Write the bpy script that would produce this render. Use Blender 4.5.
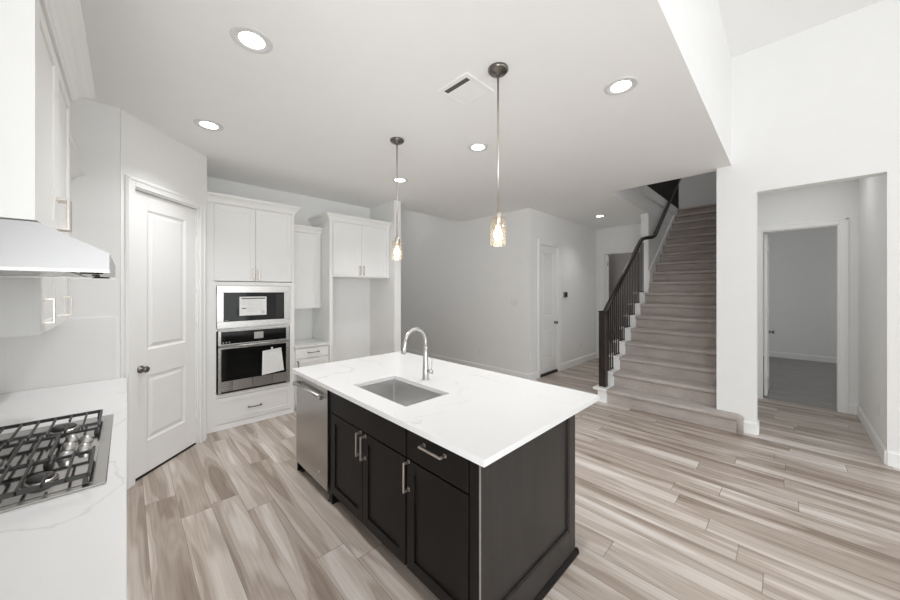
import bpy, bmesh, math, random
from mathutils import Matrix, Vector
R = math.radians
random.seed(4)
S = bpy.context.scene
for o in list(bpy.data.objects): bpy.data.objects.remove(o)

# ------------------------------------------------------------------ camera, light, exposure
cd = bpy.data.cameras.new('camera'); cam = bpy.data.objects.new('camera', cd); S.collection.objects.link(cam)
cam.location = (0, 0, 1.61); cam.rotation_euler = (R(90), 0, R(45.6))
cd.sensor_width = 36; cd.lens = 13.2; cd.shift_y = -10 / 900; cd.clip_start = 0.02
S.camera = cam
W = bpy.data.worlds.new('daylight'); S.world = W; W.use_nodes = True
W.node_tree.nodes['Background'].inputs[0].default_value = (0.95, 0.98, 1.0, 1)
W.node_tree.nodes['Background'].inputs[1].default_value = 0.85
S.view_settings.view_transform = 'Standard'; S.view_settings.look = 'None'
S.view_settings.gamma = 1; S.view_settings.use_curve_mapping = False
S.view_settings.exposure = 0.63
S.cycles.max_bounces = 12; S.cycles.diffuse_bounces = 7; S.cycles.glossy_bounces = 4
S.cycles.transparent_max_bounces = 12; S.cycles.sample_clamp_indirect = 6
DOWNLIGHT_W, PENDANT_W = 12.0, 0.7

def area(name, loc, rot, sx, sy, e, col=(1, 1, 1)):
    l = bpy.data.lights.new(name, 'AREA'); l.shape = 'RECTANGLE'; l.size = sx; l.size_y = sy; l.energy = e; l.color = col
    o = bpy.data.objects.new(name, l); S.collection.objects.link(o); o.location = loc; o.rotation_euler = rot
area('added_ceiling_bounce_fill', (1.0, -1.5, 1.0), Vector((-0.55, 0.5, 0.60)).to_track_quat('-Z', 'Y').to_euler(), 1.6, 1.6, 56, (0.94, 0.975, 1.0))  # added area lamp behind the camera, lifts the kitchen ceiling
area('living_window_daylight', (6.3, 1.2, 1.6), (0, R(90), 0), 2.6, 4.5, 62, (0.95, 0.98, 1.0))
area('added_bedroom_fill', (3.1, 9.0, 1.6), (0, R(90), 0), 1.4, 1.8, 11)  # unseen fill put in to brighten the bedroom, no window stands here
area('added_stairwell_fill', (-0.9, 8.0, 5.6), (0, R(35), 0), 1.0, 1.6, 7)  # hidden lamp added above the stairs to lighten the upper walls
area('added_hallway_fill', (-6.2, 4.1, 3.95), (0, 0, 0), 1.2, 1.2, 3.0)  # extra fill, out of view, for the dim side hallway
area('added_niche_fill', (0.14, 5.9, 3.04), (0, 0, 0), 0.3, 0.3, 1.6)  # made-up overhead fill that brightens the niche walls
area('added_study_fill', (-3.9, 9.8, 1.6), (0, R(-90), 0), 1.2, 1.2, 9)  # added lamp lifting the room behind the hall doorway
# ------------------------------------------------------------------ materials
def nt(name):
    m = bpy.data.materials.new(name); m.use_nodes = True
    t = m.node_tree; b = t.nodes['Principled BSDF']
    return m, t, b
def N(t, kind, **kw):
    n = t.nodes.new(kind)
    for k, v in kw.items():
        if k.startswith('i_'): n.inputs[k[2:].replace('_', ' ')].default_value = v
        else: setattr(n, k, v)
    return n
def M(t, op, a, b=None, c=None):
    n = t.nodes.new('ShaderNodeMath'); n.operation = op
    for i, v in enumerate((a, b, c)):
        if v is None: continue
        if isinstance(v, (int, float)): n.inputs[i].default_value = v
        else: t.links.new(v, n.inputs[i])
    return n.outputs[0]
def ramp(t, fac, stops):
    r = t.nodes.new('ShaderNodeValToRGB'); e = r.color_ramp.elements
    while len(e) < len(stops): e.new(0.5)
    for el, (p, c) in zip(e, stops): el.position = p; el.color = (*c, 1)
    t.links.new(fac, r.inputs[0]); return r.outputs[0]
def noise(t, vec, scale, detail=4, rough=0.55, dist=0.0):
    n = t.nodes.new('ShaderNodeTexNoise'); n.inputs['Scale'].default_value = scale
    n.inputs['Detail'].default_value = detail; n.inputs['Roughness'].default_value = rough; n.inputs['Distortion'].default_value = dist
    if vec is not None: t.links.new(vec, n.inputs['Vector'])
    return n.outputs[0]
def coords(t, scale=(1, 1, 1), out='Object'):
    c = t.nodes.new('ShaderNodeTexCoord'); mp = t.nodes.new('ShaderNodeMapping'); mp.inputs['Scale'].default_value = scale
    t.links.new(c.outputs[out], mp.inputs[0]); return mp.outputs[0]
def bump(t, b, h, strength, dist=0.002):
    n = t.nodes.new('ShaderNodeBump'); n.inputs['Strength'].default_value = strength; n.inputs['Distance'].default_value = dist
    t.links.new(h, n.inputs['Height']); t.links.new(n.outputs[0], b.inputs['Normal'])
def simple(name, col, rough=0.5, metal=0.0, var=0.03, nscale=6.0, bmp=0.0, bscale=200, spec=0.5):
    m, t, b = nt(name); v = coords(t)
    f = noise(t, v, nscale, 3)
    lo = tuple(max(0, x * (1 - var)) for x in col); hi = tuple(min(1, x * (1 + var)) for x in col)
    t.links.new(ramp(t, f, [(0.3, lo), (0.7, hi)]), b.inputs['Base Color'])
    b.inputs['Roughness'].default_value = rough; b.inputs['Metallic'].default_value = metal
    b.inputs['Specular IOR Level'].default_value = spec
    if bmp: bump(t, b, noise(t, v, bscale, 2), bmp)
    return m
def emit(name, col, strength):
    m, t, b = nt(name)
    b.inputs['Base Color'].default_value = (*col, 1); b.inputs['Emission Color'].default_value = (*col, 1)
    b.inputs['Emission Strength'].default_value = strength
    return m

WALL = simple('wall_paint', (0.86, 0.86, 0.852), 0.9, var=0.008, bmp=0.08, bscale=160, spec=0.2)
CEIL = simple('ceiling_paint', (0.90, 0.90, 0.893), 0.95, var=0.006, bmp=0.08, bscale=120, spec=0.15)
TRIM = simple('trim_paint', (0.89, 0.89, 0.882), 0.45, var=0.006)
CAB = simple('white_cabinet_paint', (0.87, 0.87, 0.858), 0.42, var=0.006)
NICKEL = simple('satin_nickel', (0.66, 0.615, 0.565), 0.3, 1.0, var=0.04, nscale=30)
CHROME = simple('brushed_nickel_faucet', (0.58, 0.575, 0.56), 0.32, 1.0, var=0.02, nscale=30)
DARKMETAL = simple('dark_nickel', (0.20, 0.185, 0.17), 0.28, 1.0, var=0.05, nscale=30)
BLACK = simple('black_plastic', (0.012, 0.012, 0.012), 0.5, var=0.1)
RUBBER = simple('black_threshold', (0.02, 0.018, 0.016), 0.6, var=0.1)
IRON = simple('cast_iron', (0.05, 0.049, 0.047), 0.45, 0.3, var=0.15, nscale=60, bmp=0.2, bscale=300)
PAPER = simple('white_paper', (0.86, 0.86, 0.85), 0.8, var=0.01)
INK = simple('grey_print', (0.12, 0.12, 0.12), 0.8, var=0.1)
INKPALE = simple('pale_print', (0.5, 0.5, 0.5), 0.8, var=0.1)
PLATE = simple('white_plastic', (0.80, 0.80, 0.79), 0.4, var=0.01)
RAILWOOD = simple('espresso_rail_wood', (0.020, 0.014, 0.012), 0.38, var=0.25, nscale=14)
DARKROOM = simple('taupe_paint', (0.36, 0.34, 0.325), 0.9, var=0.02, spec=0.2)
BROWN = simple('warm_brown_wood', (0.30, 0.17, 0.09), 0.5, var=0.1, nscale=8)
VENTDARK = simple('duct_shadow_grey', (0.10, 0.10, 0.10), 0.7, var=0.05)
EDGE = simple('worn_pale_edge', (0.23, 0.22, 0.205), 0.45, var=0.12, nscale=25)
RING = simple('satin_grey_ring', (0.70, 0.70, 0.69), 0.4, var=0.02)
LENS = emit('downlight_lens', (1.0, 0.98, 0.95), 6.0)
BULB = emit('warm_bulb', (1.0, 0.80, 0.52), 9.0)

def stainless(name, col=(0.50, 0.488, 0.472), rough=0.27, stretch=(4, 4, 220)):
    m, t, b = nt(name); f = noise(t, coords(t, stretch), 1.0, 3)
    t.links.new(ramp(t, f, [(0.3, tuple(c * 0.975 for c in col)), (0.7, col)]), b.inputs['Base Color'])
    b.inputs['Metallic'].default_value = 1.0
    t.links.new(M(t, 'MULTIPLY_ADD', f, 0.03, rough - 0.015), b.inputs['Roughness'])
    return m
STEEL = stainless('brushed_stainless', stretch=(3, 3, 700))
STEELV = stainless('brushed_stainless_sheet', (0.46, 0.445, 0.43), 0.24, stretch=(600, 3, 3))
PAN = stainless('polished_pan_steel', (0.50, 0.49, 0.48), 0.12, stretch=(3, 3, 3))
SINKSTEEL = stainless('sink_stainless', (0.74, 0.735, 0.725), 0.38, stretch=(3, 500, 3))
HOODSTEEL = stainless('hood_stainless', (0.37, 0.362, 0.355), 0.3, stretch=(3, 3, 500))
FILM = stainless('filmed_stainless', (0.42, 0.40, 0.38), 0.4, stretch=(3, 3, 500))

def black_glass():
    m, t, b = nt('black_glass'); f = noise(t, coords(t), 2.0, 2)
    t.links.new(ramp(t, f, [(0.3, (0.006, 0.006, 0.006)), (0.7, (0.014, 0.014, 0.013))]), b.inputs['Base Color'])
    b.inputs['Roughness'].default_value = 0.06; b.inputs['Specular IOR Level'].default_value = 0.22
    return m
BGLASS = black_glass()

def clear_glass():
    m, t, b = nt('clear_glass')
    out = t.nodes['Material Output']; t.nodes.remove(b)
    tr = t.nodes.new('ShaderNodeBsdfTransparent'); gl = t.nodes.new('ShaderNodeBsdfGlossy'); gl.inputs['Roughness'].default_value = 0.03
    f = noise(t, coords(t), 30, 2)
    t.links.new(ramp(t, f, [(0.3, (0.93, 0.89, 0.83)), (0.7, (0.97, 0.94, 0.89))]), tr.inputs[0])
    lw = t.nodes.new('ShaderNodeLayerWeight'); lw.inputs[0].default_value = 0.5
    mx = t.nodes.new('ShaderNodeMixShader')
    t.links.new(M(t, 'MULTIPLY_ADD', M(t, 'POWER', lw.outputs['Facing'], 3.0), 0.45, 0.03), mx.inputs[0]); t.links.new(tr.outputs[0], mx.inputs[1]); t.links.new(gl.outputs[0], mx.inputs[2])
    tl = t.nodes.new('ShaderNodeBsdfTranslucent'); tl.inputs[0].default_value = (0.95, 0.92, 0.87, 1)
    m2 = t.nodes.new('ShaderNodeMixShader'); m2.inputs[0].default_value = 0.05
    t.links.new(mx.outputs[0], m2.inputs[1]); t.links.new(tl.outputs[0], m2.inputs[2])
    t.links.new(m2.outputs[0], out.inputs[0]); return m
GLASS = clear_glass()

def quartz():
    m, t, b = nt('white_veined_quartz'); v = coords(t)
    warp = noise(t, v, 1.1, 5, 0.6)
    wv = t.nodes.new('ShaderNodeTexNoise'); wv.inputs['Scale'].default_value = 0.9; wv.inputs['Detail'].default_value = 6; wv.inputs['Distortion'].default_value = 0.9
    t.links.new(coords(t, (1.0, 1.6, 1.0)), wv.inputs['Vector'])
    d = M(t, 'ABSOLUTE', M(t, 'SUBTRACT', wv.outputs[0], 0.5))
    line = M(t, 'SUBTRACT', 1.0, M(t, 'MINIMUM', M(t, 'MULTIPLY', d, 75.0), 1.0))
    mask = M(t, 'MULTIPLY', line, M(t, 'MAXIMUM', M(t, 'MULTIPLY_ADD', warp, 3.2, -1.25), 0.0))
    f = M(t, 'MULTIPLY_ADD', mask, 0.45, M(t, 'MULTIPLY', warp, 0.10))
    t.links.new(ramp(t, f, [(0.0, (0.78, 0.78, 0.78)), (0.12, (0.75, 0.75, 0.75)), (0.6, (0.47, 0.465, 0.46))]), b.inputs['Base Color'])
    b.inputs['Roughness'].default_value = 0.16
    return m
QUARTZ = quartz()

def darkwood(name, lo, hi, spec=0.18):
    m, t, b = nt(name)
    f = noise(t, coords(t, (22, 22, 1.6)), 2.0, 6, 0.6, 0.4)
    t.links.new(ramp(t, f, [(0.25, lo), (0.75, hi)]), b.inputs['Base Color'])
    t.links.new(M(t, 'MULTIPLY_ADD', f, 0.12, 0.36), b.inputs['Roughness'])
    b.inputs['Specular IOR Level'].default_value = spec
    bump(t, b, f, 0.05, 0.001)
    return m
DWOOD = darkwood('espresso_cabinet_wood', (0.0045, 0.0038, 0.0034), (0.0105, 0.0085, 0.0075))
DPANEL = darkwood('espresso_window_sheen', (0.016, 0.014, 0.013), (0.034, 0.030, 0.028), 0.4)  # lighter copy of the espresso wood, window sheen put into the colour

def carpet(name, lo, hi):
    m, t, b = nt(name)
    f = noise(t, coords(t), 130, 3, 0.7); g = noise(t, coords(t, (3, 9, 9)), 1.2, 3)
    h = M(t, 'ADD', M(t, 'MULTIPLY', f, 0.65), M(t, 'MULTIPLY', g, 0.35))
    t.links.new(ramp(t, h, [(0.33, lo), (0.66, hi)]), b.inputs['Base Color'])
    b.inputs['Roughness'].default_value = 0.95; b.inputs['Specular IOR Level'].default_value = 0.1
    b.inputs['Sheen Weight'].default_value = 0.25
    bump(t, b, f, 0.7, 0.006)
    return m
CARPET = carpet('taupe_stair_carpet', (0.34, 0.295, 0.27), (0.60, 0.54, 0.505))
CARPETG = carpet('grey_bedroom_carpet', (0.22, 0.215, 0.21), (0.36, 0.35, 0.34))

def planks():
    PW, PL = 0.178, 1.5
    m, t, b = nt('oak_vinyl_planks')
    tc = t.nodes.new('ShaderNodeTexCoord'); sx = t.nodes.new('ShaderNodeSeparateXYZ'); t.links.new(tc.outputs['Object'], sx.inputs[0])
    x, y = sx.outputs[0], sx.outputs[1]
    yr = M(t, 'DIVIDE', M(t, 'SUBTRACT', y, 0.095), PW); row = M(t, 'FLOOR', yr); fy = M(t, 'FRACT', yr)
    wn = t.nodes.new('ShaderNodeTexWhiteNoise'); wn.noise_dimensions = '1D'; t.links.new(M(t, 'ADD', row, 17.3), wn.inputs['W'])
    xc = M(t, 'DIVIDE', M(t, 'ADD', x, M(t, 'MULTIPLY', wn.outputs[0], PL)), PL); col = M(t, 'FLOOR', xc); fx = M(t, 'FRACT', xc)
    cv = t.nodes.new('ShaderNodeCombineXYZ'); t.links.new(row, cv.inputs[0]); t.links.new(col, cv.inputs[1])
    idn = t.nodes.new('ShaderNodeTexWhiteNoise'); idn.noise_dimensions = '2D'; t.links.new(cv.outputs[0], idn.inputs['Vector'])
    pid = idn.outputs[0]
    # per-plank shifted grain coordinates
    g = t.nodes.new('ShaderNodeCombineXYZ')
    t.links.new(M(t, 'MULTIPLY_ADD', pid, 37.0, M(t, 'MULTIPLY', x, 0.50)), g.inputs[0])
    t.links.new(M(t, 'MULTIPLY_ADD', pid, 11.0, M(t, 'MULTIPLY', y, 5.6)), g.inputs[1])
    t.links.new(M(t, 'MULTIPLY', pid, 23.0), g.inputs[2])
    broad = noise(t, g.outputs[0], 1.5, 2.0, 0.42, 0.5)
    g2 = t.nodes.new('ShaderNodeCombineXYZ')
    t.links.new(M(t, 'MULTIPLY_ADD', pid, 51.0, M(t, 'MULTIPLY', x, 1.3)), g2.inputs[0])
    t.links.new(M(t, 'MULTIPLY_ADD', pid, 5.0, M(t, 'MULTIPLY', y, 60.0)), g2.inputs[1])
    fine = noise(t, g2.outputs[0], 1.4, 5, 0.6, 0.5)
    # cathedral rings: contour lines of the broad noise
    rings = M(t, 'MULTIPLY_ADD', M(t, 'SINE', M(t, 'MULTIPLY', broad, 48.0)), 0.5, 0.5)
    val = M(t, 'ADD', M(t, 'MULTIPLY', M(t, 'SUBTRACT', broad, 0.5), 1.55), M(t, 'MULTIPLY', M(t, 'SUBTRACT', fine, 0.5), 0.44))
    val = M(t, 'ADD', val, M(t, 'MULTIPLY', M(t, 'SUBTRACT', pid, 0.5), 0.24))
    val = M(t, 'ADD', val, M(t, 'MULTIPLY', M(t, 'SUBTRACT', rings, 0.5), 0.14))
    val = M(t, 'ADD', val, 0.5)
    c = ramp(t, val, [(0.05, (0.235, 0.180, 0.142)), (0.36, (0.385, 0.320, 0.272)), (0.62, (0.53, 0.468, 0.419)), (0.92, (0.68, 0.635, 0.592))])
    # seams
    ey = M(t, 'MINIMUM', fy, M(t, 'SUBTRACT', 1.0, fy)); ex = M(t, 'MINIMUM', fx, M(t, 'SUBTRACT', 1.0, fx))
    seam = M(t, 'MAXIMUM', M(t, 'LESS_THAN', ey, 0.011), M(t, 'LESS_THAN', ex, 0.0016))
    mx = t.nodes.new('ShaderNodeMix'); mx.data_type = 'RGBA'; t.links.new(M(t, 'MULTIPLY', seam, 0.6), mx.inputs[0])
    t.links.new(c, mx.inputs[6]); mx.inputs[7].default_value = (0.16, 0.125, 0.10, 1)
    t.links.new(mx.outputs[2], b.inputs['Base Color'])
    t.links.new(M(t, 'MULTIPLY_ADD', fine, 0.16, 0.30), b.inputs['Roughness'])
    b.inputs['Specular IOR Level'].default_value = 0.5
    bump(t, b, M(t, 'SUBTRACT', M(t, 'MULTIPLY', fine, 0.3), seam), 0.12, 0.002)
    return m
PLANKS = planks()

def tiles():
    m, t, b = nt('white_stacked_tile')
    tc = t.nodes.new('ShaderNodeTexCoord'); sx = t.nodes.new('ShaderNodeSeparateXYZ'); t.links.new(tc.outputs['Object'], sx.inputs[0])
    u = M(t, 'DIVIDE', M(t, 'ADD', sx.outputs[0], sx.outputs[1]), 0.102); w = M(t, 'DIVIDE', M(t, 'SUBTRACT', sx.outputs[2], 0.914), 0.305)
    fu, fw = M(t, 'FRACT', u), M(t, 'FRACT', w)
    j = M(t, 'MAXIMUM', M(t, 'LESS_THAN', fu, 0.022), M(t, 'LESS_THAN', fw, 0.008))
    t.links.new(ramp(t, j, [(0.0, (0.80, 0.795, 0.785)), (1.0, (0.77, 0.765, 0.755))]), b.inputs['Base Color'])
    b.inputs['Roughness'].default_value = 0.28
    bump(t, b, M(t, 'SUBTRACT', 1.0, j), 0.08, 0.001)
    return m
TILE = tiles()

# ------------------------------------------------------------------ mesh helpers
class MB:
    def __init__(s): s.bm = bmesh.new()
    def box(s, x0, x1, y0, y1, z0, z1, bev=0.0, seg=1):
        r = bmesh.ops.create_cube(s.bm, size=1.0)
        bmesh.ops.scale(s.bm, vec=(x1 - x0, y1 - y0, z1 - z0), verts=r['verts'])
        bmesh.ops.translate(s.bm, vec=((x0 + x1) / 2, (y0 + y1) / 2, (z0 + z1) / 2), verts=r['verts'])
        if bev:
            es = list({e for v in r['verts'] for e in v.link_edges})
            bmesh.ops.bevel(s.bm, geom=es, offset=bev, segments=seg, affect='EDGES', profile=0.5)
        return s
    def prism(s, pts, d, axis='Y'):
        # closed outline extruded: pts are 3D points, d an extrusion vector
        vs = [s.bm.verts.new(p) for p in pts]; f = s.bm.faces.new(vs)
        r = bmesh.ops.extrude_face_region(s.bm, geom=[f])
        nv = [g for g in r['geom'] if isinstance(g, bmesh.types.BMVert)]
        bmesh.ops.translate(s.bm, vec=d, verts=nv); return s
    def frust(s, r0, r1):
        # two rectangles (x0,x1,y0,y1,z)
        v = []
        for (x0, x1, y0, y1, z) in (r0, r1):
            v.append([s.bm.verts.new(p) for p in ((x0, y0, z), (x1, y0, z), (x1, y1, z), (x0, y1, z))])
        a, b = v
        s.bm.faces.new(a[::-1]); s.bm.faces.new(b)
        for i in range(4): s.bm.faces.new((a[i], a[(i + 1) % 4], b[(i + 1) % 4], b[i]))
        return s
    def lathe(s, prof, c=(0, 0, 0), n=24, axis='Z', smooth=True, caps=True):
        rings = []
        for (r, h) in prof:
            ring = []
            for k in range(n):
                a = 2 * math.pi * k / n; p = (r * math.cos(a), r * math.sin(a), h)
                if axis == 'Y': p = (p[0], -h, p[1])       # outward is -Y
                if axis == 'X': p = (h, p[0], p[1])
                ring.append(s.bm.verts.new((p[0] + c[0], p[1] + c[1], p[2] + c[2])))
            rings.append(ring)
        for a, b in zip(rings, rings[1:]):
            for k in range(n):
                f = s.bm.faces.new((a[k], a[(k + 1) % n], b[(k + 1) % n], b[k])); f.smooth = smooth
        if not caps: return s
        if prof[0][0] > 1e-6: s.bm.faces.new(rings[0][::-1])
        if prof[-1][0] > 1e-6: s.bm.faces.new(rings[-1])
        return s
    def tube(s, path, r, n=12, square=False):
        path = [Vector(p) for p in path]; rad = r if isinstance(r, (list, tuple)) else [r] * len(path)
        rings = []; up = None
        for i, p in enumerate(path):
            d = (path[min(i + 1, len(path) - 1)] - path[max(i - 1, 0)]).normalized()
            if up is None: up = Vector((0, 0, 1)) if abs(d.z) < 0.95 else Vector((0, 1, 0))
            a = d.cross(up).normalized(); b2 = a.cross(d).normalized(); up = b2
            k = 1.0
            if 0 < i < len(path) - 1:
                k = 1.0
            ring = []
            for j in range(n):
                th = 2 * math.pi * (j + (0.5 if square else 0)) / n
                ring.append(s.bm.verts.new(p + (a * math.cos(th) + b2 * math.sin(th)) * rad[i] * k))
            rings.append(ring)
        for a, b in zip(rings, rings[1:]):
            for j in range(n):
                f = s.bm.faces.new((a[j], a[(j + 1) % n], b[(j + 1) % n], b[j])); f.smooth = not square
        s.bm.faces.new(rings[0][::-1]); s.bm.faces.new(rings[-1]); return s
    def build(s, name, mat, parent=None, loc=None):
        bmesh.ops.remove_doubles(s.bm, verts=s.bm.verts, dist=1e-6)
        bmesh.ops.recalc_face_normals(s.bm, faces=s.bm.faces)
        me = bpy.data.meshes.new(name); s.bm.to_mesh(me); s.bm.free(); me.materials.append(mat)
        o = bpy.data.objects.new(name, me); S.collection.objects.link(o)
        if parent: o.parent = parent
        if loc: o.location = loc
        return o
def box(name, mat, b, parent=None, bev=0.0): return MB().box(*b, bev=bev).build(name, mat, parent)
def tag(o, label, cat, group=None):
    o['label'] = label; o['category'] = cat
    if group: o['group'] = group
    return o
def thing(name, label, cat, loc, rot=0.0, group=None):
    o = bpy.data.objects.new(name, None); S.collection.objects.link(o); o.empty_display_size = 0.1
    o.location = loc; o.rotation_euler = (0, 0, R(rot)); return tag(o, label, cat, group)
def struct(o, label=None, cat=None):
    o['kind'] = 'structure'
    if label: o['label'] = label
    if cat: o['category'] = cat
    return o
def sbox(name, mat, b, label=None, bev=0.0):
    return struct(box(name, mat, b, None, bev), label)

H, HV = 3.05, 4.29          # kitchen and living-area ceilings
BACK, PART = -5.15, 3.06    # oven wall plane, fridge partition
# ------------------------------------------------------------------ setting
sbox('floor', PLANKS, (-5.4, 6.5, -5.0, 6.78, -0.1, 0.0), 'oak plank floor running across kitchen and living area')
sbox('floor_hall', PLANKS, (-3.3, -1.95, 6.78, 7.98, -0.1, 0.0), 'plank floor in the small hall left of the staircase')
sbox('floor_study', CARPETG, (-4.2, -0.72, 7.98, 11.2, -0.1, 0.0), 'floor of the dark room behind the hall doorway')
sbox('floor_bedroom', CARPETG, (-0.60, 3.2, 6.78, 11.2, -0.1, 0.006), 'grey carpet in the room beyond the right doorway')
m = MB()
m.box(-5.4, -0.45, -0.80, 3.19, H, 3.5); m.box(-4.80, -0.45, 3.19, 5.10, H, 3.5); m.box(-4.80, -1.82, 5.10, 10.7, H, 3.5)
struct(m.build('ceiling', CEIL), 'flat white kitchen ceiling with recessed lights')
sbox('ceiling_living', CEIL, (-0.45, 6.5, -5.0, 5.12, HV, HV + 0.1), 'high white ceiling over the living area')
sbox('wall_fascia', WALL, (-0.57, -0.45, -5.0, 5.0, 3.5, HV), 'white wall stepping up from kitchen to high ceiling')
sbox('wall_fascia_skirt', WALL, (-0.45, -0.4495, -5.0, 5.0, H, HV))
sbox('wall_hood', WALL, (-5.4, -0.5, -0.80, -0.66, 0, H))
sbox('wall_pantry_return', WALL, (-3.82, -3.70, -0.66, -0.04, 0, H))
# diagonal pantry wall
PA = Vector((-3.707, -0.033, 0)); PB = Vector((-4.394, 0.620, 0)); PLn = (PB - PA).length
PROT = math.degrees(math.atan2(PB.y - PA.y, PB.x - PA.x))
def place(o, loc, rot): o.location = loc; o.rotation_euler = (0, 0, R(rot)); return o
m = MB()
m.box(0, 0.106, 0, 0.12, 0, H); m.box(0.832, PLn, 0, 0.12, 0, H); m.box(0.106, 0.832, 0, 0.12, 2.465, H)
struct(place(m.build('wall_pantry', WALL), PA, PROT), 'angled white pantry wall beside the ovens')
sbox('wall_pantry_side', WALL, (-5.15, -4.40, 0.50, 0.62, 0, H))
sbox('wall_kitchen', WALL, (-5.40, BACK, -0.66, 3.19, 0, H), 'white wall behind the oven cabinets')
sbox('wall_partition', WALL, (BACK, -4.405, PART + 0.005, 3.19, 0, H), 'white wall end beside the refrigerator space')
m = MB(); m.box(-7.6, -5.40, 3.07, 3.19, 0, 4.0); m.box(-5.40, -4.80, 3.07, 3.19, 3.5, 4.0); m.box(-7.72, -7.6, 3.07, 5.17, 0, 4.0); m.box(-4.80, -4.70, 3.07, 5.17, 3.5, 4.0)
struct(m.build('wall_hallway', WALL), 'white walls of the side hallway behind the kitchen')
sbox('ceiling_hallway', CEIL, (-7.72, -4.70, 3.07, 5.17, 4.0, 4.1))
sbox('floor_hallway', PLANKS, (-7.72, -5.4, 3.07, 5.17, -0.1, 0.0))
sbox('wall_closet', WALL, (-7.6, -3.17, 5.05, 5.17, 0, 4.0), 'white wall behind the island with a switch plate')
m = MB()
m.box(-3.29, -3.17, 5.17, 5.405, 0, H); m.box(-3.29, -3.17, 6.10, 8.08, 0, H); m.box(-3.29, -3.17, 5.405, 6.10, 2.46, H)
struct(m.build('wall_closet_side', WALL), 'white hall wall with a narrow door and thermostat')
m = MB()
m.box(-3.17, -3.00, 7.96, 8.08, 0, H); m.box(-2.20, -1.95, 7.96, 8.08, 0, H); m.box(-3.00, -2.20, 7.96, 8.08, 2.46, H)
struct(m.build('wall_hall_end', WALL), 'white wall at the end of the hall with an open doorway')
# dark room behind the hall end
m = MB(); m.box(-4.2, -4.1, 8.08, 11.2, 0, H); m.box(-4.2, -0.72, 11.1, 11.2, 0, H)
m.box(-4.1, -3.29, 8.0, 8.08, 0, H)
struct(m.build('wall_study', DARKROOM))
# stairwell
sbox('wall_stair_left', WALL, (-1.95, -1.82, 7.00, 11.1, 0, 3.06), 'white wall end where the stair railing stops')
sbox('wall_stair_right', WALL, (-0.599, -0.48, 5.14, 11.2, 0, 6.2))
sbox('wall_stair_back', WALL, (-4.95, -0.60, 10.7, 10.8, H, 6.2), 'wall at the top of the staircase')
sbox('wall_upper_left', WALL, (-4.80, -4.70, 5.17, 10.7, 3.5, 6.2))
sbox('wall_upper_front', WALL, (-4.70, -0.60, 4.98, 5.10, 3.5, 6.2))
sbox('ceiling_upper', CEIL, (-4.95, -0.60, 4.98, 10.8, 6.2, 6.3))
sbox('floor_landing', CARPET, (-1.82, -0.60, 9.53, 10.7, 3.2, 3.519))
# right-hand wall with the wide opening
m = MB()
m.box(-0.585, -0.235, 5.00, 5.14, 0, HV); m.box(-0.235, 0.645, 5.00, 5.14, 2.70, HV); m.box(0.645, 6.5, 5.00, 5.14, 0, HV)
struct(m.build('wall_living', WALL), 'tall white wall with an opening to the bedroom doorway')
sbox('wall_niche_left', WALL, (-0.48, -0.37, 5.14, 6.72, 0, H))
sbox('wall_niche_right', WALL, (0.645, 0.765, 5.14, 6.72, 0, H), 'white side wall inside the opening')
sbox('ceiling_niche', CEIL, (-0.60, 0.765, 5.14, 6.84, H, H + 0.1))
m = MB()
m.box(-0.60, -0.262, 6.72, 6.84, 0, H); m.box(0.48, 3.2, 6.72, 6.84, 0, H); m.box(-0.262, 0.48, 6.72, 6.84, 2.475, H)
struct(m.build('wall_niche_back', WALL), 'white wall around the bedroom doorway')
m = MB(); m.box(-0.48, 3.2, 11.1, 11.2, 0, H); m.box(3.2, 3.3, 6.72, 11.2, 0, H)
struct(m.build('wall_bedroom', WALL), 'bare wall of the bedroom beyond the doorway')
sbox('ceiling_bedroom', CEIL, (-0.60, 3.3, 6.84, 11.2, H, H + 0.1))
# backsplash
m = MB(); m.box(-3.70, -3.694, -0.652, -0.06, 0.914, 1.40); m.box(-3.694, -0.5, -0.66, -0.654, 0.914, 1.40)
m.box(-2.62, -1.71, -0.66, -0.654, 1.40, 1.69)
struct(m.build('wall_backsplash', TILE), 'white tile backsplash between counter and upper cabinets')

# baseboards and casings
def bboard(name, pts, side=1, h=0.135, t=0.016):
    m = MB()
    for (a, b) in pts:
        a, b = Vector((*a, 0)), Vector((*b, 0)); d = (b - a).normalized(); n = Vector((d.y, -d.x, 0))
        prof = [(0, 0), (t, 0), (t, h - 0.02), (t * 0.55, h - 0.006), (t * 0.4, h), (0, h)]
        m.prism([a + n * u + Vector((0, 0, z)) for u, z in prof], b - a)
    return struct(m.build(name, TRIM), 'white baseboard')
bboard('baseboard_living', [((-0.345, 5.0), (-0.235, 5.0)), ((-0.235, 5.0), (-0.235, 5.14)), ((0.645, 5.0), (6.5, 5.0))])
bboard('baseboard_niche', [((0.645, 6.72), (0.645, 5.0)), ((0.555, 6.72), (0.645, 6.72))])
bboard('baseboard_bedroom', [((-0.6, 11.1), (3.2, 11.1))])
bboard('baseboard_closet', [((-7.6, 5.05), (-3.17, 5.05)), ((-3.17, 5.05), (-3.17, 5.325)), ((-3.17, 6.185), (-3.17, 7.96)), ((-3.17, 7.96), (-3.09, 7.96))])
bboard('baseboard_hallway', [((-7.6, 3.19), (-7.6, 5.05)), ((-4.405, 3.06), (-4.405, 3.19)), ((-4.405, 3.19), (-7.6, 3.19))])

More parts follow.
